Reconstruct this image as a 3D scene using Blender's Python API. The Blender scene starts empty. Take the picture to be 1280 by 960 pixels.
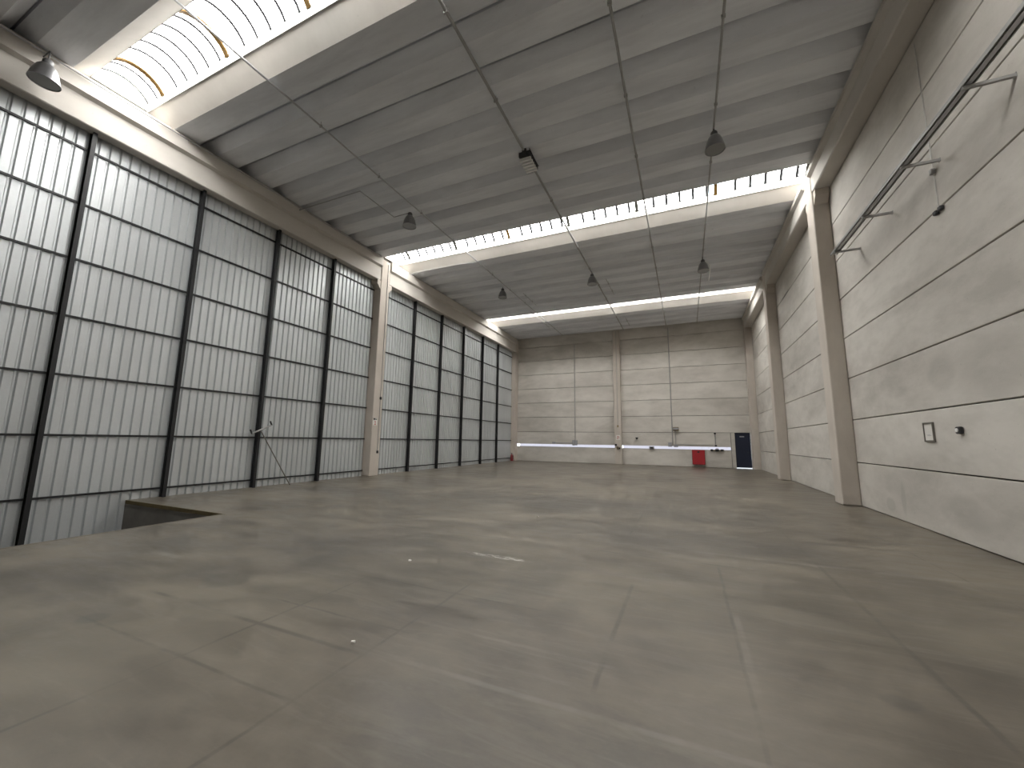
import bpy, math, random
from mathutils import Vector, Matrix
random.seed(7)
S = bpy.context.scene
COL = S.collection

# ------------------------------------------------------------------ camera
F_PX = 490.8
yaw, pit, rol = (math.radians(a) for a in (23.84, 8.13, 0.81))
fwd = Vector((-math.sin(yaw)*math.cos(pit), math.cos(yaw)*math.cos(pit), math.sin(pit)))
rgt = Vector((math.cos(yaw), math.sin(yaw), 0)); upv = rgt.cross(fwd)
r2 = rgt*math.cos(rol) + upv*math.sin(rol); u2 = -rgt*math.sin(rol) + upv*math.cos(rol)
cd = bpy.data.cameras.new('camera'); cam = bpy.data.objects.new('camera', cd); COL.objects.link(cam)
cd.sensor_width = 36.0; cd.sensor_fit = 'HORIZONTAL'; cd.lens = F_PX/1280*36; cd.clip_start = .05; cd.clip_end = 300
m3 = Matrix((r2, u2, -fwd)).transposed()
cam.matrix_world = Matrix.Translation((0, 0, 1.65)) @ m3.to_4x4()
S.camera = cam

# ------------------------------------------------------------------ world, exposure
W = bpy.data.worlds.new('sky'); S.world = W; W.use_nodes = True
bg = W.node_tree.nodes['Background']; bg.inputs[0].default_value = (.86, .93, 1, 1); bg.inputs[1].default_value = 3.0
S.view_settings.view_transform = 'Standard'; S.view_settings.look = 'None'
S.view_settings.exposure = 0.0; S.view_settings.gamma = 1; S.view_settings.use_curve_mapping = False
SKYLIGHT = 25.0          # radiance of the daylit translucent roof panes
S.cycles.max_bounces = 10; S.cycles.diffuse_bounces = 7; S.cycles.glossy_bounces = 4
S.cycles.use_denoising = True

# ------------------------------------------------------------------ materials
def srgb(r, g, b):
    f = lambda c: (c/255)/12.92 if c/255 <= .04045 else ((c/255+.055)/1.055)**2.4
    return (f(r), f(g), f(b), 1)
class NT:
    def __init__(s, name):
        s.m = bpy.data.materials.new(name); s.m.use_nodes = True; s.t = s.m.node_tree; s.n = s.t.nodes; s.l = s.t.links
        s.b = s.n['Principled BSDF']
    def put(s, sock, v):
        if v is None: return
        if isinstance(v, bpy.types.NodeSocket): s.l.new(v, sock)
        else: sock.default_value = v
    def math(s, op, a, b=None, c=None, clamp=False):
        n = s.n.new('ShaderNodeMath'); n.operation = op; n.use_clamp = clamp
        for i, v in enumerate((a, b, c)): s.put(n.inputs[i], v)
        return n.outputs[0]
    def pos(s):
        if not hasattr(s, '_p'): s._p = s.n.new('ShaderNodeNewGeometry').outputs['Position']
        return s._p
    def xyz(s):
        if not hasattr(s, '_x'):
            n = s.n.new('ShaderNodeSeparateXYZ'); s.l.new(s.pos(), n.inputs[0]); s._x = n.outputs
        return s._x
    def scaled(s, v, off=(0, 0, 0)):
        n = s.n.new('ShaderNodeMapping'); s.l.new(s.pos(), n.inputs[0]); n.inputs['Scale'].default_value = v; n.inputs['Location'].default_value = off
        return n.outputs[0]
    def noise(s, vec, scale, detail=4, rough=.55, dist=0):
        n = s.n.new('ShaderNodeTexNoise'); s.l.new(vec, n.inputs['Vector'])
        n.inputs['Scale'].default_value = scale; n.inputs['Detail'].default_value = detail
        n.inputs['Roughness'].default_value = rough; n.inputs['Distortion'].default_value = dist
        return n.outputs['Fac']
    def ramp(s, f, lo, hi, a=0., b=1.):
        n = s.n.new('ShaderNodeMapRange'); n.interpolation_type = 'SMOOTHSTEP'
        s.put(n.inputs[0], f); n.inputs[1].default_value = lo; n.inputs[2].default_value = hi
        n.inputs[3].default_value = a; n.inputs[4].default_value = b
        return n.outputs[0]
    def mix(s, f, a, b, mode='MIX'):
        n = s.n.new('ShaderNodeMix'); n.data_type = 'RGBA'; n.blend_type = mode
        s.put(n.inputs[0], f); s.put(n.inputs[6], a); s.put(n.inputs[7], b)
        return n.outputs[2]
    def bump(s, h, strength=.2, dist=.01):
        n = s.n.new('ShaderNodeBump'); s.put(n.inputs['Height'], h); n.inputs['Strength'].default_value = strength; n.inputs['Distance'].default_value = dist
        s.l.new(n.outputs[0], s.b.inputs['Normal'])
    def set(s, color=None, rough=None, metal=None, spec=None):
        s.put(s.b.inputs['Base Color'], color); s.put(s.b.inputs['Roughness'], rough); s.put(s.b.inputs['Metallic'], metal); s.put(s.b.inputs['Specular IOR Level'], spec)
        return s.m

def flat(name, col, rough=.6, metal=0., spec=.4, var=.12):
    t = NT(name); n = t.noise(t.pos(), 9, 3)
    dark = tuple(c*(1-var) for c in col[:3])+(1,)
    return t.set(t.mix(n, dark, col), rough, metal, spec)

def concrete(name, light, dark, blot=.5, stretch=(1, 1, 1), bump=.15):
    t = NT(name)
    v = t.scaled(stretch)
    big = t.ramp(t.noise(v, .55, 5, .6, .4), .36, .66)
    mid = t.ramp(t.noise(v, 2.1, 5, .65), .35, .7)
    fine = t.noise(t.pos(), 38, 3, .6)
    rnd = t.n.new('ShaderNodeObjectInfo').outputs['Random']
    f = t.math('ADD', t.math('MULTIPLY', big, .55), t.math('MULTIPLY', mid, .3))
    f = t.math('ADD', f, t.math('MULTIPLY', fine, .15))
    f = t.math('ADD', f, t.math('MULTIPLY', t.math('SUBTRACT', rnd, .5), .25), clamp=True)
    c = t.mix(t.math('MULTIPLY', f, blot), light, dark)
    if name == 'precast_wall':
        x_, y_, z_ = t.xyz(); st = None
        for cy, cz, ry, rz in ((12.24, .27, .22, .16), (11.6, .55, .12, .35), (9.6, .5, .8, .3), (8.3, 2.9, .9, .5), (9.6, 3.0, .5, .35)):
            q = t.math('ADD', t.math('POWER', t.math('DIVIDE', t.math('SUBTRACT', y_, cy), ry), 2.), t.math('POWER', t.math('DIVIDE', t.math('SUBTRACT', z_, cz), rz), 2.))
            q = t.ramp(t.math('ADD', q, t.math('MULTIPLY', t.math('SUBTRACT', mid, .5), .9)), .2, 1.3, 1, 0)
            st = q if st is None else t.math('MAXIMUM', st, q)
        st = t.math('MULTIPLY', st, t.math('GREATER_THAN', x_, 4.2))
        c = t.mix(t.math('MULTIPLY', st, .22), c, (.17, .155, .135, 1))
    pits = t.ramp(t.noise(t.pos(), 17, 2, .5), .70, .76)
    c = t.mix(t.math('MULTIPLY', pits, .22), c, tuple(x*.55 for x in dark[:3])+(1,))
    t.bump(t.math('ADD', fine, mid), bump, .006)
    return t.set(c, .85, 0, .25)

M = {}
M['wall'] = concrete('precast_wall', (.63, .60, .555, 1), (.40, .375, .34, 1), .95, (.5, .5, 1.2))
M['joint'] = flat('joint_shadow_gap', (.10, .09, .08, 1), .95, var=.3)
M['column'] = concrete('column_concrete', (.56, .51, .455, 1), (.42, .375, .33, 1), .8, (1, 1, .5))
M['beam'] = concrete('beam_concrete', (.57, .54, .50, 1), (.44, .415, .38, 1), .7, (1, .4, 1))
M['roof'] = concrete('roof_concrete', (.81, .825, .855, 1), (.57, .58, .61, 1), .95, (.35, 2.2, 1))
M['black_steel'] = flat('black_steel', (.018, .018, .02, 1), .5, .0, .4, .3)
M['galv'] = flat('galvanised_pipe', (.50, .50, .51, 1), .42, .75, .5, .25)
M['dark_galv'] = flat('dull_conduit', (.40, .395, .385, 1), .6, .1, .4, .3)
M['alu'] = flat('spun_aluminium', (.36, .36, .37, 1), .32, .85, .5, .15)
M['housing'] = flat('lamp_housing', (.16, .16, .165, 1), .5, .3, .4, .2)
M['lampglass'] = flat('lamp_glass', (.30, .30, .30, 1), .15, 0, .5, .05)
M['red'] = flat('red_enamel', (.40, .022, .03, 1), .4, 0, .5, .15)
M['darkred'] = flat('old_red_paint', (.20, .02, .025, 1), .5, 0, .5, .2)
M['navy'] = flat('navy_door_paint', (.016, .022, .045, 1), .45, 0, .4, .2)
M['grey_box'] = flat('grey_plastic_box', (.34, .34, .36, 1), .5, 0, .4, .15)
M['dark'] = flat('dark_plastic', (.03, .03, .032, 1), .5, 0, .4, .2)
M['white'] = flat('white_plastic', (.82, .81, .79, 1), .5, 0, .4, .08)
M['paper'] = flat('paper', (.72, .70, .66, 1), .8, 0, .3, .08)
M['redink'] = flat('red_ink', (.42, .05, .04, 1), .7, 0, .3, .15)
M['brass'] = flat('tarnished_brass', (.32, .25, .14, 1), .45, .7, .5, .3)
M['wood'] = flat('grey_wooden_pole', (.17, .155, .135, 1), .7, 0, .3, .3)
M['nosing'] = flat('rusty_steel_nosing', (.16, .125, .055, 1), .8, .1, .3, .6)
M['curb'] = flat('skylight_curb', (.58, .57, .54, 1), .7, 0, .3, .25)
M['bar'] = flat('glazing_bar', (.022, .022, .024, 1), .8, 0, .1, .15)
M['rib'] = flat('weathered_rib', (.075, .042, .010, 1), .8, 0, .1, .35)
M['ribgrey'] = flat('grey_rib', (.028, .027, .024, 1), .8, 0, .1, .25)
M['ground'] = flat('outside_paving', (.55, .55, .55, 1), .9, 0, .2, .15)

t = NT('galvanised_sheet')
spang = t.noise(t.pos(), 26, 3, .6); big = t.noise(t.scaled((1, .8, .25)), 1.2, 4, .6)
rnd = t.n.new('ShaderNodeObjectInfo').outputs['Random']
f = t.math('ADD', t.math('MULTIPLY', spang, .35), t.math('MULTIPLY', big, .4)); f = t.math('ADD', f, t.math('MULTIPLY', rnd, .3), clamp=True)
M['sheet'] = t.set(t.mix(f, (.46, .48, .49, 1), (.66, .68, .69, 1)), t.ramp(big, .3, .7, .40, .56), .55, .5)

def pane_mat(name, col, k):
    t = NT(name); t.n.remove(t.b)
    e = t.n.new('ShaderNodeEmission'); out = [n for n in t.n if n.type == 'OUTPUT_MATERIAL'][0]
    v = t.scaled((3, 3, 3)); d = t.ramp(t.noise(v, 2.5, 5, .7), .56, .72)
    c = t.mix(t.math('MULTIPLY', d, .35), col, tuple(x*.6 for x in col[:3])+(1,))
    t.l.new(c, e.inputs[0]); e.inputs[1].default_value = k; t.l.new(e.outputs[0], out.inputs[0])
    return t.m
M['pane'] = pane_mat('daylit_pane', (1, .985, .95, 1), SKYLIGHT)
M['pane_blue'] = pane_mat('daylit_pane_bluish', (.62, .80, .90, 1), SKYLIGHT*.55)
M['pane_amber'] = pane_mat('daylit_pane_amber', (1, .80, .48, 1), SKYLIGHT*.7)
M['strip'] = pane_mat('daylit_frosted_strip', (.86, .87, 1, 1), .85)

# floor: power-floated concrete, saw cuts, scuffs and stains
t = NT('polished_concrete')
X, Y, Z = t.xyz()
wob = t.math('MULTIPLY', t.math('SUBTRACT', t.noise(t.pos(), 1.6, 3), .5), .05)
brk = t.ramp(t.noise(t.pos(), 1.3, 4, .6), .38, .60, .12, 1)
def seg(axis, at, a, b, w):
    P, Q = (X, Y) if axis == 'y' else (Y, X)
    d = t.math('ABSOLUTE', t.math('SUBTRACT', t.math('ADD', P, wob), at))
    k = t.ramp(d, w*.4, w*1.5, 1, 0)
    k = t.math('MULTIPLY', k, t.ramp(Q, a-.12, a+.12)); k = t.math('MULTIPLY', k, t.ramp(Q, b-.12, b+.12, 1, 0))
    return t.math('MULTIPLY', k, brk)
def union(l):
    o = l[0]
    for k in l[1:]: o = t.math('MAXIMUM', o, k)
    return o
cuts = union([seg('y', -2.35, .3, 4.2, .016), seg('y', -3.57, .6, 3.9, .016), seg('y', 1.58, 3.2, 12, .022), seg('y', .32, 2.6, 6.2, .016),
              seg('y', -.65, 2.9, 5.0, .02), seg('y', -1.0, 7.6, 17, .02), seg('y', -5.2, 8, 24, .02), seg('y', 3.1, 3, 10, .012),
              seg('x', 2.55, -5.3, -2.3, .022), seg('x', 2.98, -3.9, -2.2, .014), seg('x', 3.9, -3.7, -1.3, .014), seg('x', 1.95, -5.2, -2.3, .014),
              seg('x', 6.3, -8.5, .6, .02), seg('x', 8.4, -6, 3, .02), seg('x', 11.2, -11, 3, .025), seg('x', 16.5, -11, 4, .03), seg('x', 22, -11, 4, .035)])
pale = union([seg('x', 2.62, -2.2, .5, .025), seg('x', 3.2, -2.3, -.6, .02), seg('y', .36, 3.3, 4.6, .03), seg('x', 6.9, -1.6, 3.5, .05), seg('x', 3.35, -8.2, -6.4, .05)])
def blob(cx, cy, rx, ry, soft=.5):
    n = t.math('MULTIPLY', t.math('SUBTRACT', t.noise(t.pos(), 3.2, 4, .6), .5), 1.1)
    d = t.math('SQRT', t.math('ADD', t.math('POWER', t.math('DIVIDE', t.math('SUBTRACT', X, cx), rx), 2.), t.math('POWER', t.math('DIVIDE', t.math('SUBTRACT', Y, cy), ry), 2.)))
    return t.ramp(t.math('ADD', d, n), 1-soft, 1+soft, 1, 0)
stain = union([blob(-4.95, 3.12, .30, .22, .25), blob(-5.0, 1.97, .12, .10, .3), blob(-5.3, 4.6, 1.5, 1.0, .7), blob(-.3, 7.6, 2.4, .8, .6), blob(-7.5, 3.5, .9, .5, .6),
               blob(1.2, 3.6, .10, .08, .4), blob(-2.0, 10.5, 3.5, 1.2, .6), blob(-9.5, 9.5, 1.6, 1.0, .6)])
scrape = t.math('MULTIPLY', blob(-2.55, 5.32, .46, .06, .35), t.ramp(t.noise(t.scaled((1, 4, 1)), 7, 4, .7), .45, .6))
big = t.ramp(t.noise(t.pos(), .42, 5, .6, .6), .38, .64); mid = t.ramp(t.noise(t.scaled((.7, 1.6, 1)), 1.5, 6, .65, .3), .32, .70); fine = t.noise(t.pos(), 22, 4, .65)
swirl = t.ramp(t.noise(t.scaled((.5, 2.6, 1)), 2.3, 5, .7, 1.2), .45, .7)
f = t.math('ADD', t.math('MULTIPLY', big, .42), t.math('MULTIPLY', mid, .34)); f = t.math('ADD', f, t.math('MULTIPLY', fine, .22))
c = t.mix(f, (.050, .042, .032, 1), (.180, .155, .118, 1))
c = t.mix(t.math('MULTIPLY', swirl, .24), c, (.20, .18, .15, 1))
c = t.mix(t.math('MULTIPLY', stain, .40), c, (.045, .042, .038, 1))
c = t.mix(t.math('MULTIPLY', cuts, .50), c, (.035, .032, .027, 1))
c = t.mix(t.math('MULTIPLY', pale, .28), c, (.25, .235, .21, 1))
c = t.mix(scrape, c, (.50, .48, .44, 1))
rg = t.math('ADD', t.ramp(mid, 0, 1, .33, .45), t.math('MULTIPLY', t.math('SUBTRACT', fine, .5), .06))
t.bump(t.math('ADD', t.math('MULTIPLY', mid, .5), t.math('SUBTRACT', fine, cuts)), .05, .01)
M['floor'] = t.set(c, rg, 0, .5)
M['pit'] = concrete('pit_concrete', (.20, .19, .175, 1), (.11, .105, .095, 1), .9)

# ------------------------------------------------------------------ mesh helpers
class MB:
    def __init__(s): s.v = []; s.f = []
    def add(s, v, f):
        o = len(s.v); s.v += [tuple(p) for p in v]; s.f += [tuple(i+o for i in q) for q in f]; return s
    def box(s, x0, x1, y0, y1, z0, z1):
        v = [(x, y, z) for z in (z0, z1) for y in (y0, y1) for x in (x0, x1)]
        return s.add(v, [(0, 2, 3, 1), (4, 5, 7, 6), (0, 1, 5, 4), (2, 6, 7, 3), (0, 4, 6, 2), (1, 3, 7, 5)])
    def cbox(s, x0, x1, y0, y1, z0, z1, c=.015):
        # box whose vertical edges and top/bottom rims are chamfered
        def ring(i, z):
            return [(x0+i+c, y0+i, z), (x1-i-c, y0+i, z), (x1-i, y0+i+c, z), (x1-i, y1-i-c, z), (x1-i-c, y1-i, z), (x0+i+c, y1-i, z), (x0+i, y1-i-c, z), (x0+i, y0+i+c, z)]
        rs = [ring(c, z0), ring(0, z0+c), ring(0, z1-c), ring(c, z1)]; v = sum(rs, []); f = [tuple(range(7, -1, -1)), tuple(range(24, 32))]
        for k in range(3):
            for i in range(8): j = (i+1) % 8; f.append((k*8+i, k*8+j, k*8+8+j, k*8+8+i))
        return s.add(v, f)
    def prism(s, prof, axis, a, b):
        # closed profile extruded along an axis; prof pairs are the other two axes in order
        n = len(prof)
        def P(p, q): return {'x': (q, p[0], p[1]), 'y': (p[0], q, p[1]), 'z': (p[0], p[1], q)}[axis]
        v = [P(p, a) for p in prof]+[P(p, b) for p in prof]
        f = [(i, (i+1) % n, n+(i+1) % n, n+i) for i in range(n)]+[tuple(range(n-1, -1, -1)), tuple(range(n, 2*n))]
        return s.add(v, f)
    def tube(s, pts, r, n=8):
        pts = [Vector(p) for p in pts]; rings = []
        for i, p in enumerate(pts):
            d = (pts[min(i+1, len(pts)-1)]-pts[max(i-1, 0)]).normalized()
            a = d.cross(Vector((0, 0, 1)) if abs(d.z) < .9 else Vector((1, 0, 0))).normalized(); b = d.cross(a)
            rings.append([p+(a*math.cos(2*math.pi*k/n)+b*math.sin(2*math.pi*k/n))*r for k in range(n)])
        v = sum(rings, []); f = [tuple(range(n)), tuple(reversed(range((len(pts)-1)*n, len(pts)*n)))]
        for i in range(len(pts)-1):
            for k in range(n): j = (k+1) % n; f.append((i*n+k, (i+1)*n+k, (i+1)*n+j, i*n+j))
        return s.add(v, f)
    def lathe(s, prof, n=20, at=(0, 0, 0)):
        # prof = (radius, z); open surface of revolution with thickness given by its own profile
        v = []; f = []
        for r, z in prof:
            for k in range(n): a = 2*math.pi*k/n; v.append((at[0]+r*math.cos(a), at[1]+r*math.sin(a), at[2]+z))
        for i in range(len(prof)-1):
            for k in range(n): j = (k+1) % n; f.append((i*n+k, i*n+j, (i+1)*n+j, (i+1)*n+k))
        return s.add(v, f)
    def mesh(s, name, mat, smooth=False):
        me = bpy.data.meshes.new(name); me.from_pydata(s.v, [], s.f); me.validate(); me.update()
        import bmesh
        bm = bmesh.new(); bm.from_mesh(me); bmesh.ops.recalc_face_normals(bm, faces=bm.faces); bm.to_mesh(me); bm.free()
        if smooth:
            me.polygons.foreach_set('use_smooth', [True]*len(me.polygons))
            try: me.set_sharp_from_angle(angle=math.radians(40))
            except Exception: pass
        if mat: me.materials.append(M[mat])
        return me
def link(name, me, parent=None, loc=(0, 0, 0)):
    o = bpy.data.objects.new(name, me); COL.objects.link(o); o.location = loc
    if parent: o.parent = parent
    return o
def build(name, mb, mat, parent=None, loc=(0, 0, 0), smooth=False): return link(name, mb.mesh(name, mat, smooth), parent, loc)
def tag(o, label, cat=None, group=None, kind=None):
    o['label'] = label
    if cat: o['category'] = cat
    if group: o['group'] = group
    if kind: o['kind'] = kind
    return o
def struct(o, label=None):
    o['kind'] = 'structure'
    if label: o['label'] = label
    return o
def empty(name, loc=(0, 0, 0)):
    o = bpy.data.objects.new(name, None); COL.objects.link(o); o.location = loc; o.empty_display_size = .2; return o

# ------------------------------------------------------------------ dimensions (metres)
XR, XL, YB, YF = 4.31, -13.30, 30.25, -5.4
PH = 1.1713                 # height of one precast wall panel
ZR = 10.13                  # underside of the roof elements
PX0, PY0, PY1, PD = -9.13, -4.6, 5.5, -1.15     # loading pit

# ------------------------------------------------------------------ floor and pit
mb = MB()
mb.box(PX0, XR+.2, YF, YB+.2, -.25, 0); mb.box(XL-.1, PX0, PY1, YB+.2, -.25, 0); mb.box(XL-.1, PX0, YF, PY0, -.25, 0)
fl = struct(build('floor', mb, 'floor'), 'smooth grey polished concrete floor with saw cuts and stains')
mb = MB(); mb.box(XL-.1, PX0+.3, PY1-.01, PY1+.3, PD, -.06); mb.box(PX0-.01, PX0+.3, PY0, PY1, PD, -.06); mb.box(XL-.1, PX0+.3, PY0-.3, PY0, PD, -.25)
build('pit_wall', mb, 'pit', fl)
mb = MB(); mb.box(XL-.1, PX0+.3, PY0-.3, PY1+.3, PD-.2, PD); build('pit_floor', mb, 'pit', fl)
mb = MB(); mb.box(-13.1, PX0+.01, PY1-.024, PY1-.0105, -.08, .004); tag(build('pit_edge_angle', mb, 'nosing', fl), 'rusty steel edging of the loading pit')
mb = MB(); mb.box(PX0+.001, PX0+.06, PY0, PY1-.012, -.004, .003); build('pit_edge_strip', mb, 'floor', fl)

# ------------------------------------------------------------------ right wall of precast panels
mb = MB(); mb.box(XR+.10, XR+.26, YF, YB+.2, -.2, 11.2)
wr = struct(build('wall_right', mb, 'joint'), 'pale precast concrete panel wall with dark horizontal joints')
cols_y = [-5.3, -1.9, 6.1, 14.28, 22.25, YB+.1]
G = .012
pm = {}
def panel(parent, axis, a, b, z0, z1):
    key = (axis, round(b-a, 3), round(z1-z0, 3))
    if key not in pm:
        l, h = b-a, z1-z0
        m_ = MB()
        if axis == 'y': m_.cbox(0, .15, -l/2+G, l/2-G, -h/2+G, h/2-G, .008)
        else: m_.cbox(-l/2+G, l/2-G, 0, .15, -h/2+G, h/2-G, .008)
        pm[key] = m_.mesh('wall_panel', 'wall')
    loc = (XR, (a+b)/2, (z0+z1)/2) if axis == 'y' else ((a+b)/2, YB, (z0+z1)/2)
    return link('wall_panel', pm[key], parent, loc)
for i in range(5):
    for n in range(9):
        panel(wr, 'y', cols_y[i], cols_y[i+1], n*PH, min((n+1)*PH, 10.5))

# ------------------------------------------------------------------ back wall
mb = MB()
mb.box(XL-.2, 2.98, YB+.10, YB+.26, -.2, PH); mb.box(XL-.2, 2.98, YB+.10, YB+.26, PH+.26, 2*PH)
mb.box(XL-.2, XR+.2, YB+.10, YB+.26, 2*PH, 11.2); mb.box(3.90, XR+.2, YB+.10, YB+.26, -.2, 2*PH)
mb.box(2.72, 2.98, YB+.10, YB+.26, PH, PH+.26)
wb = struct(build('wall_back', mb, 'joint'), 'far precast concrete wall with ribbon windows and a blue door')
for a, b in ((-13.4, -4.6), (-4.6, XR+.1)):
    for n in range(9):
        e = 2.74 if (b > 0 and n < 2) else b
        panel(wb, 'x', a, e, n*PH+(.20 if n == 1 else 0), min((n+1)*PH, 10.5))
mb = MB(); mb.cbox(2.75, 2.975, YB+.002, YB+.15, 0, 2*PH-.01, .008); build('door_surround', mb, 'wall', wb)
mb = MB(); mb.cbox(3.885, 4.45, YB+.0, YB+.15, 0, 2*PH-.012, .008); build('door_jamb', mb, 'wall', wb)
# ribbon windows
for k, (a, b, lab) in enumerate(((-12.62, -4.88, 'long frosted ribbon window low in the far wall, left of the pilaster'), (-4.32, 2.72, 'long frosted ribbon window low in the far wall, above the red cabinet'))):
    w = struct(empty('window_%d' % (k+1), ((a+b)/2, YB+.1, PH)), lab)
    L = b-a; n = 4
    for i in range(n):
        m_ = MB(); x0 = -L/2+i*L/n; m_.box(x0+.006, x0+L/n-.006, -.02, -.005, .012, .215); build('pane', m_, 'strip', w)
    m_ = MB(); m_.box(-L/2, L/2, -.10, .02, -.012, .012); build('window_sill', m_, 'grey_box', w)
    for i in range(1, n): x0 = -L/2+i*L/n; build('mullion', MB().box(x0-.006, x0+.006, -.035, .0, .012, .215), 'white', w)
# door
d = struct(empty('door_1', (3.43, YB+.12, 0)), 'dark navy blue steel door in the far corner with daylight underneath')
m_ = MB(); m_.cbox(-.448, .447, -.03, .03, .06, 2.34, .006); leaf = build('door_leaf', m_, 'navy', d)
m_ = MB(); m_.box(-.17, .10, -.04, -.03, 2.05, 2.13); tag(build('door_sign', m_, 'grey_box', leaf), 'small pale sign')
m_ = MB(); m_.tube([(.34, -.03, 1.05), (.34, -.09, 1.05), (.22, -.09, 1.05)], .012); build('door_handle', m_, 'dark', leaf)
for z in (.4, 1.2, 2.0): build('hinge', MB().tube([(-.43, -.045, z-.06), (-.43, -.045, z+.06)], .014), 'dark', leaf)
gr = struct(build('ground', MB().box(-20, 12, YB+.3, YB+18, -.2, -.03), 'ground'), 'paved ground outside beyond the far wall')

# ------------------------------------------------------------------ left wall: corrugated sheets on black steel framing
XS, XP = -13.13, -12.93      # sheet inner crest, front of the posts
mb = MB(); mb.box(XL-.15, XL-.02, YF, YB+.2, PD-.2, 11.2)
wl = struct(build('wall_left', mb, 'joint'), 'tall galvanised corrugated sheet wall on black steel posts and rails')
mb = MB(); mb.box(XL-.0, XL+.12, YF, -2.4, PD, 10.4); build('backing_wall', mb, 'wall', wl)
def sheet_mesh(w, z0, z1):
    n = 6; p = w/n; v = []; xs = []
    for i in range(n):
        o = -w/2+i*p
        xs += [(o, -.05), (o+.030, -.05), (o+.050, 0), (o+p-.022, 0)]
    xs += [(w/2, -.05), (w/2+.028, -.05)]
    m_ = MB(); t_ = .002
    front = [(x, y) for y, x in xs]; back = [(x-t_, y) for y, x in reversed(xs)]
    k = len(front)
    v = [(x, y, z) for z in (z0, z1) for x, y in front+back]; n2 = 2*k
    f = [(i, (i+1) % n2, n2+(i+1) % n2, n2+i) for i in range(n2)]
    return m_.add(v, f).mesh('corrugated_sheet', 'sheet')
edge1, edge2, endL = 13.50, 14.13, 29.62
w1 = (edge1-(-2.4))/13; w2 = (endL-edge2)/13
sm = {('a', 1): sheet_mesh(w1, PD, 10.2), ('a', 0): sheet_mesh(w1, 0, 10.2), ('b', 0): sheet_mesh(w2, 0, 10.2)}
for i in range(13):
    yc = -2.4+w1*(i+.5); link('corrugated_sheet', sm[('a', 1 if yc-w1/2 < PY1-.4 else 0)], wl, (XS+random.uniform(-.003, .003), yc, 0))
for i in range(13):
    link('corrugated_sheet', sm[('b', 0)], wl, (XS+random.uniform(-.003, .003), edge2+w2*(i+.5), 0))
def post_mesh(z0, z1):
    m_ = MB(); fw, dp, tf, tw = .042, .16, .012, .008
    m_.prism([(0, -fw), (0, fw), (-tf, fw), (-tf, tw), (-dp+tf, tw), (-dp+tf, fw), (-dp, fw), (-dp, -fw), (-dp+tf, -fw), (-dp+tf, -tw), (-tf, -tw), (-tf, -fw)], 'z', z0, z1)
    return m_.mesh('post', 'black_steel')
pa, pb_ = post_mesh(PD, 10.0), post_mesh(0, 10.0)
for y in (-1.06, 1.36, 3.785, 6.206, 8.63, 11.08, 16.45, 19.0, 21.55, 24.2, 26.7): link('post', pa if y < 5 else pb_, wl, (XP, y, 0))
for j in range(7):
    z = 1.65+(.256+1.3627*j-1.65)*13.11/12.93
    for a, b in ((-2.4, edge1), (edge2, endL)):
        m_ = MB(); m_.prism([(-.02, -.025), (.02, -.025), (.02, .025), (.012, .025), (.012, -.017), (-.02, -.017)], 'y', a, b)
        build('rail', m_, 'black_steel', wl, (-13.11, 0, z))

# ------------------------------------------------------------------ front wall behind the viewer
struct(build('wall_front', MB().box(XL-.2, XR+.2, YF-.2, YF, -1.4, 11.2), 'wall'), 'plain concrete wall behind the viewer')

# ------------------------------------------------------------------ ceiling of ribbed roof elements
PIT = 1.1143; D = 10.40
top = MB(); c0 = 5.49
prof_mid = [(-.30, 0), (.30, 0), (.534, .29), (.534, .42), (-.534, .42), (-.534, .29)]
prof_lo = [(-.30, 0), (.30, 0), (.534, .29), (.534, .42), (-.70, .42), (-.70, .33)]
prof_hi = [(-.30, 0), (.30, 0), (.70, .33), (.70, .42), (-.534, .42), (-.534, .29)]
XA, XB = -13.28, 4.41
me_mid = MB().prism(prof_mid, 'x', XA, XB).mesh('roof_panel', 'roof')
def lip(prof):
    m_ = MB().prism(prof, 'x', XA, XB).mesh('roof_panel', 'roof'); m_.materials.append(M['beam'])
    for p in m_.polygons:      # outer lip, same concrete: skylight glare toned down by a darker, warmer painted colour
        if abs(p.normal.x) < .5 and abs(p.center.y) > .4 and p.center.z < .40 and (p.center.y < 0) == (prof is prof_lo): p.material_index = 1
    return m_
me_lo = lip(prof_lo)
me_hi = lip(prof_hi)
ms = MB()
for b in range(-2, 3):
    a, e = max(YF-.2, c0-.55+b*D), min(YB+.2, c0+7*PIT+.55+b*D)
    if e > a: ms.box(XA-.1, XB+.1, a, e, ZR+.42, ZR+.55)
ce = struct(build('ceiling', ms, 'roof'), 'grey ceiling of ribbed precast concrete roof elements')
for b in range(-2, 3):
    for i in range(8):
        c = c0+i*PIT+b*D
        if c < YF+.3 or c > YB-.1: continue
        link('roof_panel', me_lo if i == 0 else me_hi if i == 7 else me_mid, ce, (0, c, ZR))

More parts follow.
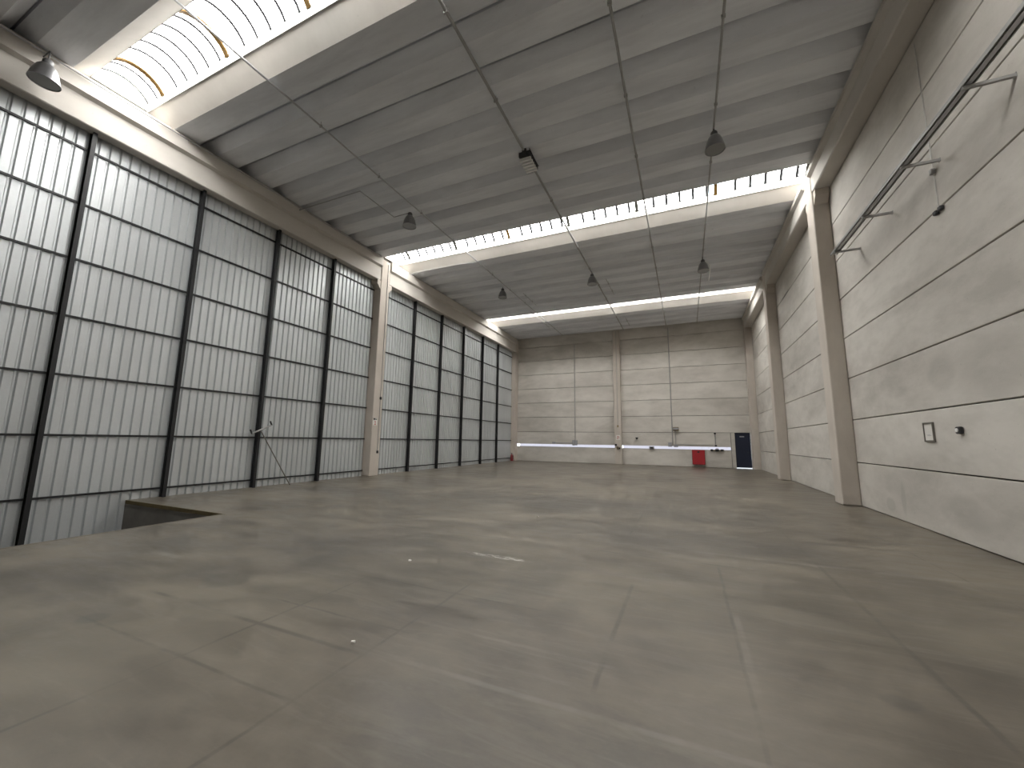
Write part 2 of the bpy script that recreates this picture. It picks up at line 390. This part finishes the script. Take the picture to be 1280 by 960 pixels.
# ------------------------------------------------------------------ barrel-vault skylights
def arc(y0, y1, z0, rise, n=10):
    w = (y1-y0)/2; R = (w*w+rise*rise)/(2*rise); cz = z0+rise-R; ym = (y0+y1)/2; th = math.asin(w/R)
    return [(ym+R*math.sin(th*(2*i/n-1)), cz+R*math.cos(th*(2*i/n-1))) for i in range(n+1)]
A = arc(-.60, .60, .17, .34); Ain = arc(-.565, .565, .135, .315); NP = 6; BW = 2.77/NP
def arcband(path, x0, x1, thick):
    m_ = MB(); n = len(path)
    out = [(y*(1+thick), z+thick) for y, z in path]
    v = [(x, y, z) for x in (x0, x1) for y, z in path]+[(x, y, z) for x in (x0, x1) for y, z in out]
    f = []
    for i in range(n-1):
        f += [(i, i+1, n+i+1, n+i), (2*n+i, 3*n+i, 3*n+i+1, 2*n+i+1), (i, 2*n+i, 2*n+i+1, i+1), (n+i, n+i+1, 3*n+i+1, 3*n+i)]
    f += [(0, n, 3*n, 2*n), (n-1, 3*n-1, 4*n-1, 2*n-1)]
    return m_.add(v, f)
pmesh = {k: arcband(A, .004, BW-.004, .008).mesh('pane', k) for k in ('pane', 'pane_blue', 'pane_amber')}
barm = {k: arcband(Ain, -k, k, .02).mesh('glazing_bar', 'bar') for k in (.028, .046, .06)}
ribm = {k: arcband([(y*.97, z-.03) for y, z in Ain], -.06, .06, .04).mesh('arched_rib', k) for k in ('rib', 'ribgrey')}
curbm = [MB().prism([(s*.615, -.09), (s*.60, .19), (s*.56, .19), (s*.575, -.09)], 'x', XA, XB).mesh('curb', 'curb') for s in (-1, 1)]
endm = MB().prism([(y, z) for y, z in A]+[(.6, -.05), (-.6, -.05)], 'x', 0, .06).mesh('end_wall', 'curb')
sk_lab = {0: 'barrel-vault skylight strip nearest the viewer, at the upper left', 1: 'barrel-vault skylight strip crossing the middle of the ceiling', 2: 'barrel-vault skylight strip nearest the far wall', -1: 'barrel-vault skylight strip behind the viewer'}
for b in (0, 1, 2):
    w = struct(empty('window_%d' % ({0: 3, 1: 4, 2: 5, -1: 6}[b]), (0, 4.175+b*D, ZR+.42)), sk_lab[b])
    link('curb', curbm[0], w); link('curb', curbm[1], w); link('end_wall', endm, w, (XA, 0, 0)); link('end_wall', endm, w, (XB-.06, 0, 0))
    x = -13.22; k = 0; xr = -12.47
    while x < XB-.1:
        kind = 'pane'
        if b == 1 and k in (31, ): kind = 'pane_blue'
        if b == 0 and k in (14, ): kind = 'pane_blue'
        link('pane', pmesh[kind], w, (x, 0, 0)); 
        if abs((x-xr)/2.77-round((x-xr)/2.77)) > .1: link('glazing_bar', barm[(.028, .046, .06)[b]], w, (x, 0, 0))
        x += BW; k += 1
    for k in range(7):
        x = xr+2.77*k
        if x > XB-.1: break
        link('arched_rib', ribm['rib' if (b == 0 or k in (2, 5)) else 'ribgrey'], w, (x, 0, 0))

# ------------------------------------------------------------------ columns
def column(name, x0, x1, y0, y1, z1, label, corbel=None, zc=9.0, mat='column'):
    cx, cy = (x0+x1)/2, (y0+y1)/2
    o = empty(name, (cx, cy, 0)); m_ = MB(); m_.cbox(x0-cx, x1-cx, y0-cy, y1-cy, 0, z1, .02); build('shaft', m_, mat, o)
    if corbel:
        for s in (-1, 1):
            e = (y1-cy) if s > 0 else (y0-cy)
            m_ = MB(); m_.prism([(e, zc-.42), (e, zc-.005), (e+s*.20, zc-.005), (e+s*.20, zc-.20)], 'x', x0-cx+.04, x1-cx-.03); build('corbel', m_, mat, o)
    return tag(o, label, 'column')
cl1 = column('concrete_column', XL, -12.74, 13.53, 14.10, 10.04, 'square concrete column standing in front of the corrugated sheet wall', True, 8.97)
column('concrete_column', XL, -12.80, 29.64, YB, 10.10, 'concrete corner column where the sheet wall meets the far wall')
column('concrete_column', 3.89, XR+.0, 13.98, 14.60, 10.10, 'large concrete column on the right wall nearest the viewer', True, 9.37)
column('concrete_column', 3.89, XR+.0, 21.95, 22.55, 10.10, 'concrete column halfway along the right wall', True, 9.37)
column('concrete_column', 3.90, XR+.0, 29.75, YB-.0, 10.10, 'concrete corner column beside the blue door')
column('concrete_pilaster', -4.86, -4.36, 29.95, YB-.004, 10.12, 'slim concrete pilaster in the middle of the far wall')

# ------------------------------------------------------------------ edge beams
def beam(prof, y0, y1, label):
    o = build('concrete_beam', MB().prism(prof, 'y', y0, y1), 'beam'); return tag(o, label, 'beam')
pl = [(-13.08, 8.97), (-12.79, 8.97), (-12.77, 8.99), (-12.77, 9.60), (-12.66, 9.66), (-12.66, 10.04), (-12.70, 10.10), (-13.08, 10.10)]
beam(pl, -2.4, 13.51, 'deep concrete edge beam above the nearer half of the sheet wall')
beam(pl, 14.12, 29.62, 'deep concrete edge beam above the farther half of the sheet wall')
pr = [(XR-.002, 9.37), (3.93, 9.37), (3.90, 9.40), (3.90, 9.86), (3.80, 9.93), (3.80, 10.06), (3.84, 10.11), (XR-.002, 10.11)]
beam(pr, -5.3, 13.96, 'long concrete edge beam at the top of the right wall, nearest the viewer')
beam(pr, 14.62, 21.93, 'concrete edge beam between the two right-hand columns')
beam(pr, 22.57, 29.73, 'concrete edge beam over the farthest right wall bay')

# ------------------------------------------------------------------ ceiling conduits
def conduit(name, label, pts, r, mat='galv', clamps=(), cat='conduit', n=8):
    o = empty(name, pts[0]); b = Vector(pts[0])
    build('pipe', MB().tube([Vector(p)-b for p in pts], r, n), mat, o, smooth=True)
    for c in clamps:
        q = Vector(c)-b; m_ = MB(); m_.box(q.x-r-.012, q.x+r+.012, q.y-.018, q.y+.018, q.z-r-.01, q.z+r+.004); m_.tube([q+Vector((0, 0, r)), q+Vector((0, 0, ZR-c[2]-.002))], .007, 6)
        build('clamp', m_, 'dark_galv', o)
    return tag(o, label, cat)
ZP = 10.0
# Y positions of rib undersides
ribs = [c0+i*PIT+b*D for b in (-1, 0, 1, 2) for i in range(8)]
ribs = [y for y in ribs if 0 < y < 29.6]
cl = lambda x, sel: [(x, y, ZP) for y in ribs[sel::2]]
conduit('ceiling_conduit', 'thin bright conduit along the ceiling nearest the sheet wall', [(-8.69, 0, ZP), (-8.69, 29.6, ZP)], .024, 'galv', cl(-8.69, 0))
conduit('ceiling_conduit', 'thick conduit along the ceiling carrying the louvred fitting', [(-3.96, 0, ZP), (-3.96, 29.6, ZP)], .036, 'dark_galv', cl(-3.96, 1))
conduit('ceiling_conduit', 'conduit along the ceiling between the louvred fitting and the right-hand lamps', [(-.98, 0, ZP), (-.98, 29.6, ZP)], .030, 'dark_galv', cl(-.98, 0))
conduit('ceiling_conduit', 'conduit along the ceiling nearest the right wall with two lamps', [(1.04, 0, ZP), (1.04, 29.6, ZP)], .026, 'dark_galv', cl(1.04, 1))
conduit('conduit_stub', 'short bright conduit length beside the small distant lamp near the sheet wall', [(-8.20, 20.0, ZP), (-8.20, 22.1, ZP)], .022, 'galv', [(-8.2, 20.35, ZP), (-8.2, 21.46, ZP)])
conduit('conduit_stub', 'short bright conduit length behind the middle lamp', [(-3.45, 19.7, ZP), (-3.42, 22.1, ZP)], .022, 'galv', [(-3.435, 20.35, ZP), (-3.425, 21.46, ZP)])
conduit('conduit_stub', 'short conduit length close to the far wall above the pilaster', [(-3.42, 26.8, ZP), (-3.40, 28.9, ZP)], .022, 'galv', [(-3.415, 27.4, ZP), (-3.405, 28.5, ZP)])
conduit('conduit_stub', 'conduit length crossing the far skylight beside the left ceiling conduit', [(-8.98, 23.2, ZP), (-8.98, 27.0, ZP)], .018, 'dark_galv', [(-8.98, 23.69, ZP), (-8.98, 26.29, ZP)])
conduit('lamp_conduit', 'angled white conduit from the left edge beam to a hanging lamp', [(-12.66, 9.08, 9.92), (-9.73, 9.08, 9.92), (-9.73, 10.78, 9.92), (-8.96, 10.78, 9.92)], .020, 'galv')
conduit('beam_conduit', 'thin conduit along the upper edge of the left beam', [(-12.60, -1, 9.98), (-12.60, 13.3, 9.98)], .018, 'galv')
def sag(a, b, drop, n=8):
    a, b = Vector(a), Vector(b); return [tuple(a.lerp(b, i/n)-Vector((0, 0, drop*4*(i/n)*(1-i/n)))) for i in range(n+1)]
conduit('hanging_cable', 'thin sagging cable across the middle skylight', sag((-12.7, 14.3, 10.16), (-7.9, 14.3, 10.06), -.10)+sag((-7.9, 14.3, 10.06), (-6.9, 14.3, 10.24), 0)[1:]+sag((-6.9, 14.3, 10.24), (-3.96, 14.3, 10.05), 0)[1:], .010, 'dark_galv', cat='cable', n=6)
conduit('hanging_cable', 'thin cable from the column head along the skylight edge to the conduit', [(-12.73, 14.2, 9.66), (-12.60, 15.2, 9.95), (-9.9, 15.45, 10.09), (-9.0, 15.45, 10.02), (-8.69, 15.45, 10.0)], .010, 'dark_galv', cat='cable', n=6)

# ------------------------------------------------------------------ high-bay lamps
def lamp_meshes():
    bell = [(.070, .40), (.105, .39), (.150, .33), (.192, .22), (.222, .10), (.236, .03), (.245, 0), (.250, .0), (.250, .014), (.242, .035), (.229, .105), (.199, .227), (.156, .338), (.109, .400), (.070, .410)]
    hous = [(0, .40), (.072, .40), (.085, .415), (.085, .50), (.068, .53), (.03, .54), (0, .54)]
    return (MB().lathe(bell, 24).mesh('reflector', 'alu', True), MB().lathe(hous, 18).mesh('gear_housing', 'housing', True),
            MB().lathe([(0, .030), (.12, .024), (.234, .018), (.234, .014), (0, .014)], 24).mesh('diffuser', 'lampglass', True),
            MB().lathe([(0, .08), (.035, .10), (.045, .18), (.02, .36), (0, .38)], 12).mesh('bulb', 'white', True))
lm = lamp_meshes()
def lamp(x, y, z, ztop, label, tilt=0, path=None):
    o = empty('high_bay_lamp', (x, y, z)); r_ = link('reflector', lm[0], o); link('diffuser', lm[2], r_); link('bulb', lm[3], r_); link('gear_housing', lm[1], o)
    m_ = MB().tube([(0, 0, .53)]+[tuple(Vector(p)-Vector((x, y, z))) for p in (path or [(x, y, ztop)])], .012, 8); build('hanger', m_, 'dark', o)
    o.rotation_euler = (tilt, 0, 0)
    return tag(o, label, 'lamp', 'bell lamps under the ceiling')
lamp(-12.30, 2.72, 9.13, 9.98, 'bell-shaped hanging lamp at the upper left beside the edge beam', path=[(-12.30, 2.72, 9.86), (-12.33, 2.72, 9.90), (-12.655, 2.72, 9.90)])
lamp(-8.98, 10.78, 9.38, 9.93, 'bell-shaped hanging lamp on the angled conduit near the sheet wall')
lamp(1.04, 10.78, 9.36, 9.98, 'nearest bell-shaped hanging lamp on the right-hand conduit')
lamp(-3.96, 18.68, 9.40, 9.96, 'bell-shaped hanging lamp on the middle conduit')
lamp(1.04, 18.78, 9.30, 9.98, 'bell-shaped hanging lamp with a white cord dangling from it')
lamp(-9.03, 18.96, 9.49, ZR+.002, 'small distant bell-shaped hanging lamp nearest the sheet wall')
conduit('dangling_cord', 'pale cord dangling from the farther right-hand lamp', [(1.08, 18.77, 9.74), (1.20, 18.75, 9.70), (1.31, 18.7, 9.50), (1.30, 18.7, 9.2), (1.22, 18.7, 8.78)], .016, 'white', cat='cord')
# louvred fitting under the thick conduit
o = empty('louvred_fitting', (-3.94, 9.92, 9.76)); tag(o, 'small louvred ceiling fitting clamped under the thick conduit', 'light fitting')
m_ = MB(); m_.box(-.17, .17, -.36, .34, .055, .20); build('housing', m_, 'dark', o)
lv = MB().prism([(-.032, -.03), (.032, -.03), (.032, .06), (-.032, .06)], 'x', -.17, .17).mesh('louvre', 'white')
for i in range(5): link('louvre', lv, o, (0, -.26+i*.125, -.005))
for s, n_ in ((-.39, 'bracket'), (.35, 'bracket')): build(n_, MB().box(-.06, .06, s, s+.05, .06, .27), 'dark', o)
build('side_wire', MB().tube([(.18, -.42, .2), (.20, -.1, .12), (.20, .25, .12), (.17, .4, .22)], .012, 6), 'dark', o)

# ------------------------------------------------------------------ right wall: bracketed rail, conduit, frame, socket
o = empty('steel_rail', (3.84, 9.0, 6.70)); tag(o, 'long steel channel rail on brackets high on the right wall', 'rail')
m_ = MB(); m_.prism([(-.07, -.03), (-.058, -.03), (-.058, .024), (.058, .024), (.058, -.03), (.07, -.03), (.07, .034), (-.07, .034)], 'y', -6.5, 3.55); build('channel', m_, 'dark_galv', o)
m_ = MB().box(-.032, .032, -6.5, 3.5, -.026, -.004); build('cover_strip', m_, 'galv', o)
for y in (3.5, 5.26, 7.01, 8.77, 10.52, 12.27):
    m_ = MB(); m_.box(-.06, .468, y-9-.022, y-9+.022, -.076, -.032); m_.box(.458, .468, y-9-.03, y-9+.03, -.09, -.02); build('bracket', m_, 'dark_galv', o)
o = empty('vertical_conduit', (XR-.02, 8.95, 5.8)); tag(o, 'thin vertical conduit with small boxes on the right wall', 'conduit')
build('pipe', MB().tube([(0, 0, .02), (0, 0, 3.40)], .010, 6), 'curb', o, smooth=True)
m_ = MB(); m_.cbox(-.045, .015, -.04, .04, .70, .80, .008); build('junction_box', m_, 'dark_galv', o)
m_ = MB(); m_.cbox(-.05, .015, -.13, -.05, -.05, .03, .01); m_.cbox(-.05, .015, .02, .10, -.06, .02, .01); m_.box(-.02, .0, -.1, .06, -.03, .0); build('end_fitting', m_, 'dark', o)
o = empty('framed_notice', (XR-.004, 10.22, 1.73)); tag(o, 'small framed white notice on the right wall', 'notice')
m_ = MB(); W2, H2, B2 = .165, .37, .028
m_.box(-.03, 0, -W2, W2, 0, B2); m_.box(-.03, 0, -W2, W2, H2-B2, H2); m_.box(-.03, 0, -W2, -W2+B2*.6, B2, H2-B2); m_.box(-.03, 0, W2-B2*.6, W2, B2, H2-B2); build('frame', m_, 'wood', o)
m_ = MB(); m_.box(-.015, -.002, -W2+.018, W2-.018, B2, H2-B2); build('paper_sheet', m_, 'paper', o)
m_ = MB(); m_.box(-.018, -.0152, -.07, .06, .115, .122); m_.box(-.018, -.0152, -.03, .08, .13, .136); build('print_line', m_, 'grey_box', o)
o = empty('power_socket', (XR-.004, 9.25, 1.86)); tag(o, 'small dark socket box beside the framed notice', 'socket')
m_ = MB(); m_.cbox(-.06, 0, -.06, .06, 0, .125, .012); build('box', m_, 'dark', o)
m_ = MB(); m_.lathe([(0, 0), (.03, 0), (.03, .012), (0, .012)], 12); 
for i, v in enumerate(m_.v): m_.v[i] = (-.06-v[2], v[0]*1.1, .065+v[1]*1.1)
build('socket_face', m_, 'white', o)
m_ = MB(); m_.cbox(-.035, 0, .065, .10, .02, .07, .006); build('side_plug', m_, 'white', o)

# ------------------------------------------------------------------ left column fittings
o = empty('column_conduit', (-12.72, 13.93, 1.0)); tag(o, 'dark vertical conduit running down the face of the left column', 'conduit')
build('pipe', MB().tube([(0, 0, 0), (0, 0, 8.9)], .014, 6), 'dark_galv', o, smooth=True)
for bx in ((-.018, .05, -.045, .045, 2.40, 2.52), (-.018, .045, -.04, .04, -.02, .10)): build('junction_box', MB().cbox(*bx, .01), 'dark', o)
o = empty('number_sign', (-12.738, 13.70, 2.22)); tag(o, 'small pale sign with a red numeral one on the left column', 'sign')
m_ = MB(); m_.box(0, .008, -.12, .12, 0, .34); build('plate', m_, 'paper', o)
m_ = MB(); m_.box(.008, .012, -.018, .018, .03, .19); m_.box(.008, .012, -.06, .06, .02, .042); m_.box(.008, .012, -.05, 0, .165, .195); tag(build('numeral', m_, 'redink', o), 'red numeral one')
m_ = MB(); m_.box(.008, .012, -.11, -.02, .235, .315); m_.box(.008, .012, .0, .10, .25, .29); m_.box(.008, .012, -.11, .11, .31, .325); build('pictogram', m_, 'dark', o)
# leaning floor squeegee
o = empty('floor_squeegee', (-12.68, 9.72, 0)); tag(o, 'long-handled floor squeegee leaning head up against a black post', 'squeegee')
P0, P1 = Vector((0, 0, 0.0)), Vector((-.16, -1.10, 1.82))
build('handle', MB().tube([P0, P0.lerp(P1, .5), P1], .017, 8), 'wood', o, smooth=True)
hd = (Vector((-.16, -1.40, 1.74)), Vector((-.16, -.76, 2.04)))
build('head', MB().tube([hd[0], hd[1]], .026, 8), 'dark_galv', o)
dv = (hd[1]-hd[0]).normalized(); nv = Vector((0, -dv.z, dv.y))
for e in hd: build('head_end', MB().tube([e-nv*.01, e+nv*.14], .028, 6), 'dark', o)
build('brace', MB().tube([P1.lerp(P0, .12), hd[0].lerp(hd[1], .75)], .012, 6), 'dark_galv', o)

# ------------------------------------------------------------------ far wall fittings
def wall_item(name, x, z, label, cat): return tag(empty(name, (x, YB-.004, z)), label, cat)
o = wall_item('vertical_conduit', -7.92, 1.3, 'vertical conduit ending in a grey box left of the pilaster', 'conduit')
build('pipe', MB().tube([(0, -.03, .3), (0, -.03, 8.1)], .028, 8), 'dark_galv', o, smooth=True)
for bx in ((-.20, -.01, -.14, 0, .0, .42), (.0, .18, -.13, 0, .02, .40)): build('switch_box', MB().cbox(*bx, .015), 'grey_box', o)
build('side_pipe', MB().tube([(-.2, -.03, .2), (-1.6, -.03, .2)], .022, 8), 'grey_box', o, smooth=True)
m_ = MB(); m_.cbox(-1.86, -1.60, -.09, 0, .12, .27, .01); build('junction_box', m_, 'grey_box', o)
o = wall_item('vertical_conduit', -.89, 1.3, 'vertical conduit between the pilaster and the red cabinet', 'conduit')
build('pipe', MB().tube([(0, -.03, .25), (0, -.03, 8.7)], .030, 8), 'dark_galv', o, smooth=True)
build('junction_box', MB().cbox(-.30, -.06, -.10, 0, .04, .34, .012), 'grey_box', o)
o = wall_item('horizontal_conduit', -.54, 1.51, 'thin horizontal conduit along the top of the ribbon window above the red cabinet', 'conduit')
build('pipe', MB().tube([(0, -.03, 0), (2.20, -.03, 0)], .016, 6), 'dark_galv', o, smooth=True)
for x in (.5, 1.6): build('clip', MB().box(x-.02, x+.02, -.05, 0, -.02, .02), 'dark_galv', o)
o = wall_item('floodlight', -.645, 2.48, 'small floodlight on a short upright conduit above the ribbon window', 'floodlight')
build('pipe', MB().tube([(-.05, -.05, -.98), (-.05, -.05, .02)], .022, 8), 'dark_galv', o, smooth=True)
m_ = MB(); m_.prism([(-.20, .05), (-.05, 0), (-.05, .24), (-.22, .20)], 'x', -.19, .19); build('lamp_body', m_, 'brass', o)
build('junction_box', MB().cbox(-.17, .10, -.10, 0, -1.16, -.98, .012), 'grey_box', o)
m_ = MB(); m_.box(-.17, .17, -.225, -.21, .06, .19); build('lens', m_, 'grey_box', o)
o = wall_item('vertical_conduit', 1.80, 1.45, 'short vertical conduit left of the blue door', 'conduit')
build('pipe', MB().tube([(0, -.03, 0), (0, -.03, .82)], .026, 8), 'dark_galv', o, smooth=True)
for bx in ((-.06, .06, -.08, 0, .78, .88), (-.05, .08, -.08, 0, -.04, .06)): build('junction_box', MB().cbox(*bx, .01), 'dark', o)
o = wall_item('pipe_valve', 1.88, 1.08, 'dark pipe valve on the sill left of the blue door', 'valve')
build('pipe', MB().tube([(-.42, -.07, .08), (.42, -.07, .08)], .04, 8), 'brass', o, smooth=True)
m_ = MB(); m_.cbox(-.12, .10, -.16, 0, .0, .17, .02); build('valve_body', m_, 'dark', o)
for bx in ((-.40, -.26, -.13, 0, .01, .15), (.20, .38, -.13, 0, .02, .15)): build('flange', MB().cbox(*bx, .02), 'dark', o)
m_ = MB(); m_.lathe([(.07, 0), (.085, .01), (.07, .02), (.06, .01), (.07, 0)], 12, (0, -.10, .20)); build('hand_wheel', m_, 'darkred', o)
o = wall_item('switch_box', -2.30, 1.15, 'small dark switch box on the ribbon window sill', 'box')
m_ = MB(); m_.cbox(-.17, .17, -.13, 0, 0, .19, .02); build('body', m_, 'grey_box', o); m_ = MB(); m_.box(-.10, .10, -.14, -.13, .05, .14); build('cover', m_, 'dark', o)
o = wall_item('alarm_sounder', -3.31, 1.83, 'tiny dark sounder on the wall right of the pilaster', 'sounder')
m_ = MB(); m_.prism([(-.10, .14), (.10, .14), (.05, .03), (-.05, .03)], 'y', -.12, 0); build('horn', m_, 'dark', o); m_ = MB(); m_.box(-.04, .04, -.05, 0, .0, .04); build('mount', m_, 'dark', o)
# red hose cabinet
o = wall_item('hose_cabinet', .72, .17, 'red fire hose cabinet on the far wall below the ribbon window', 'cabinet')
m_ = MB(); m_.cbox(-.40, .40, -.22, 0, 0, .99, .02); build('body', m_, 'darkred', o)
m_ = MB(); m_.cbox(-.385, .385, -.25, -.215, .02, .975, .01); dr = build('door', m_, 'red', o)
m_ = MB(); m_.cbox(-.07, .07, -.27, -.245, .80, .90, .02); build('latch', m_, 'dark', dr)
# pilaster fittings
o = tag(empty('pilaster_conduit', (-4.60, 29.9320, 1.2)), 'thin conduit running down the far-wall pilaster', 'conduit')
build('pipe', MB().tube([(0, 0, 1.6), (0, 0, 8.8)], .018, 6), 'dark_galv', o, smooth=True)
m_ = MB(); m_.cbox(-.05, .05, -.05, .018, 1.5, 1.66, .01); build('junction_box', m_, 'brass', o)
o = tag(empty('number_sign', (-4.60, 29.945, 1.78)), 'small pale sign with red markings on the far-wall pilaster', 'sign')
m_ = MB(); m_.box(-.15, .15, -.008, 0, 0, .34); build('plate', m_, 'paper', o)
m_ = MB(); m_.box(-.09, .01, -.012, -.008, .06, .09); m_.box(-.09, .01, -.012, -.008, .15, .18); m_.box(-.09, .01, -.012, -.008, .24, .27); m_.box(-.02, .01, -.012, -.008, .15, .27); m_.box(-.09, -.06, -.012, -.008, .06, .18); m_.box(.05, .08, -.012, -.008, .06, .27); build('numeral', m_, 'redink', o)
o = tag(empty('hose_valve', (-4.62, 29.9272, 1.12)), 'brass hose valve with dark fittings on the far-wall pilaster', 'valve')
build('valve_body', MB().tube([(0, 0, 0), (0, -.12, .04), (0, -.14, .16)], .06, 8), 'brass', o, smooth=True)
for bx in ((-.22, -.08, -.10, .023, .22, .36), (.08, .16, -.12, .023, -.02, .10)): build('fitting', MB().cbox(*bx, .015), 'dark', o)
build('hand_wheel', MB().lathe([(.09, .18), (.11, .19), (.09, .20), (.075, .19), (.09, .18)], 12, (0, -.14, 0)), 'white', o)
# extinguisher in the left corner
o = tag(empty('fire_extinguisher', (-12.92, 29.40, 0)), 'dark red fire extinguisher at the foot of the left corner column', 'fire extinguisher')
build('cylinder', MB().lathe([(0, 0), (.11, 0), (.115, .02), (.115, .40), (.09, .46), (.035, .50), (.03, .54), (0, .54)], 16), 'darkred', o, smooth=True)
m_ = MB(); m_.box(-.03, .03, -.05, .05, .54, .58); m_.box(-.015, .015, -.16, .05, .585, .605); build('valve_lever', m_, 'dark', o)
build('hose', MB().tube([(.0, .05, .56), (.10, .08, .50), (.13, .05, .30), (.125, .02, .14)], .013, 6), 'dark', o, smooth=True)

# ------------------------------------------------------------------ scraps on the floor
for x, y, s, lab in ((-3.53, 4.62, .035, 'tiny white scrap of paper on the floor beside a saw cut'), (-2.56, 2.66, .022, 'tiny white crumb of debris at a dark floor joint'), (-3.05, 8.4, .03, 'tiny white scrap of paper far out on the floor')):
    m_ = MB(); n = 7; pts = [(s*random.uniform(.6, 1.2)*math.cos(2*math.pi*k/n), s*random.uniform(.5, 1.0)*math.sin(2*math.pi*k/n)) for k in range(n)]
    v = [(px, py, .001) for px, py in pts]+[(px*.9, py*.9, .004+random.uniform(.0, .012)) for px, py in pts]
    m_.add(v, [tuple(range(n-1, -1, -1)), tuple(range(n, 2*n))]+[(k, (k+1) % n, n+(k+1) % n, n+k) for k in range(n)])
    tag(build('paper_scrap', m_, 'paper', None, (x, y, 0)), lab, 'scrap')
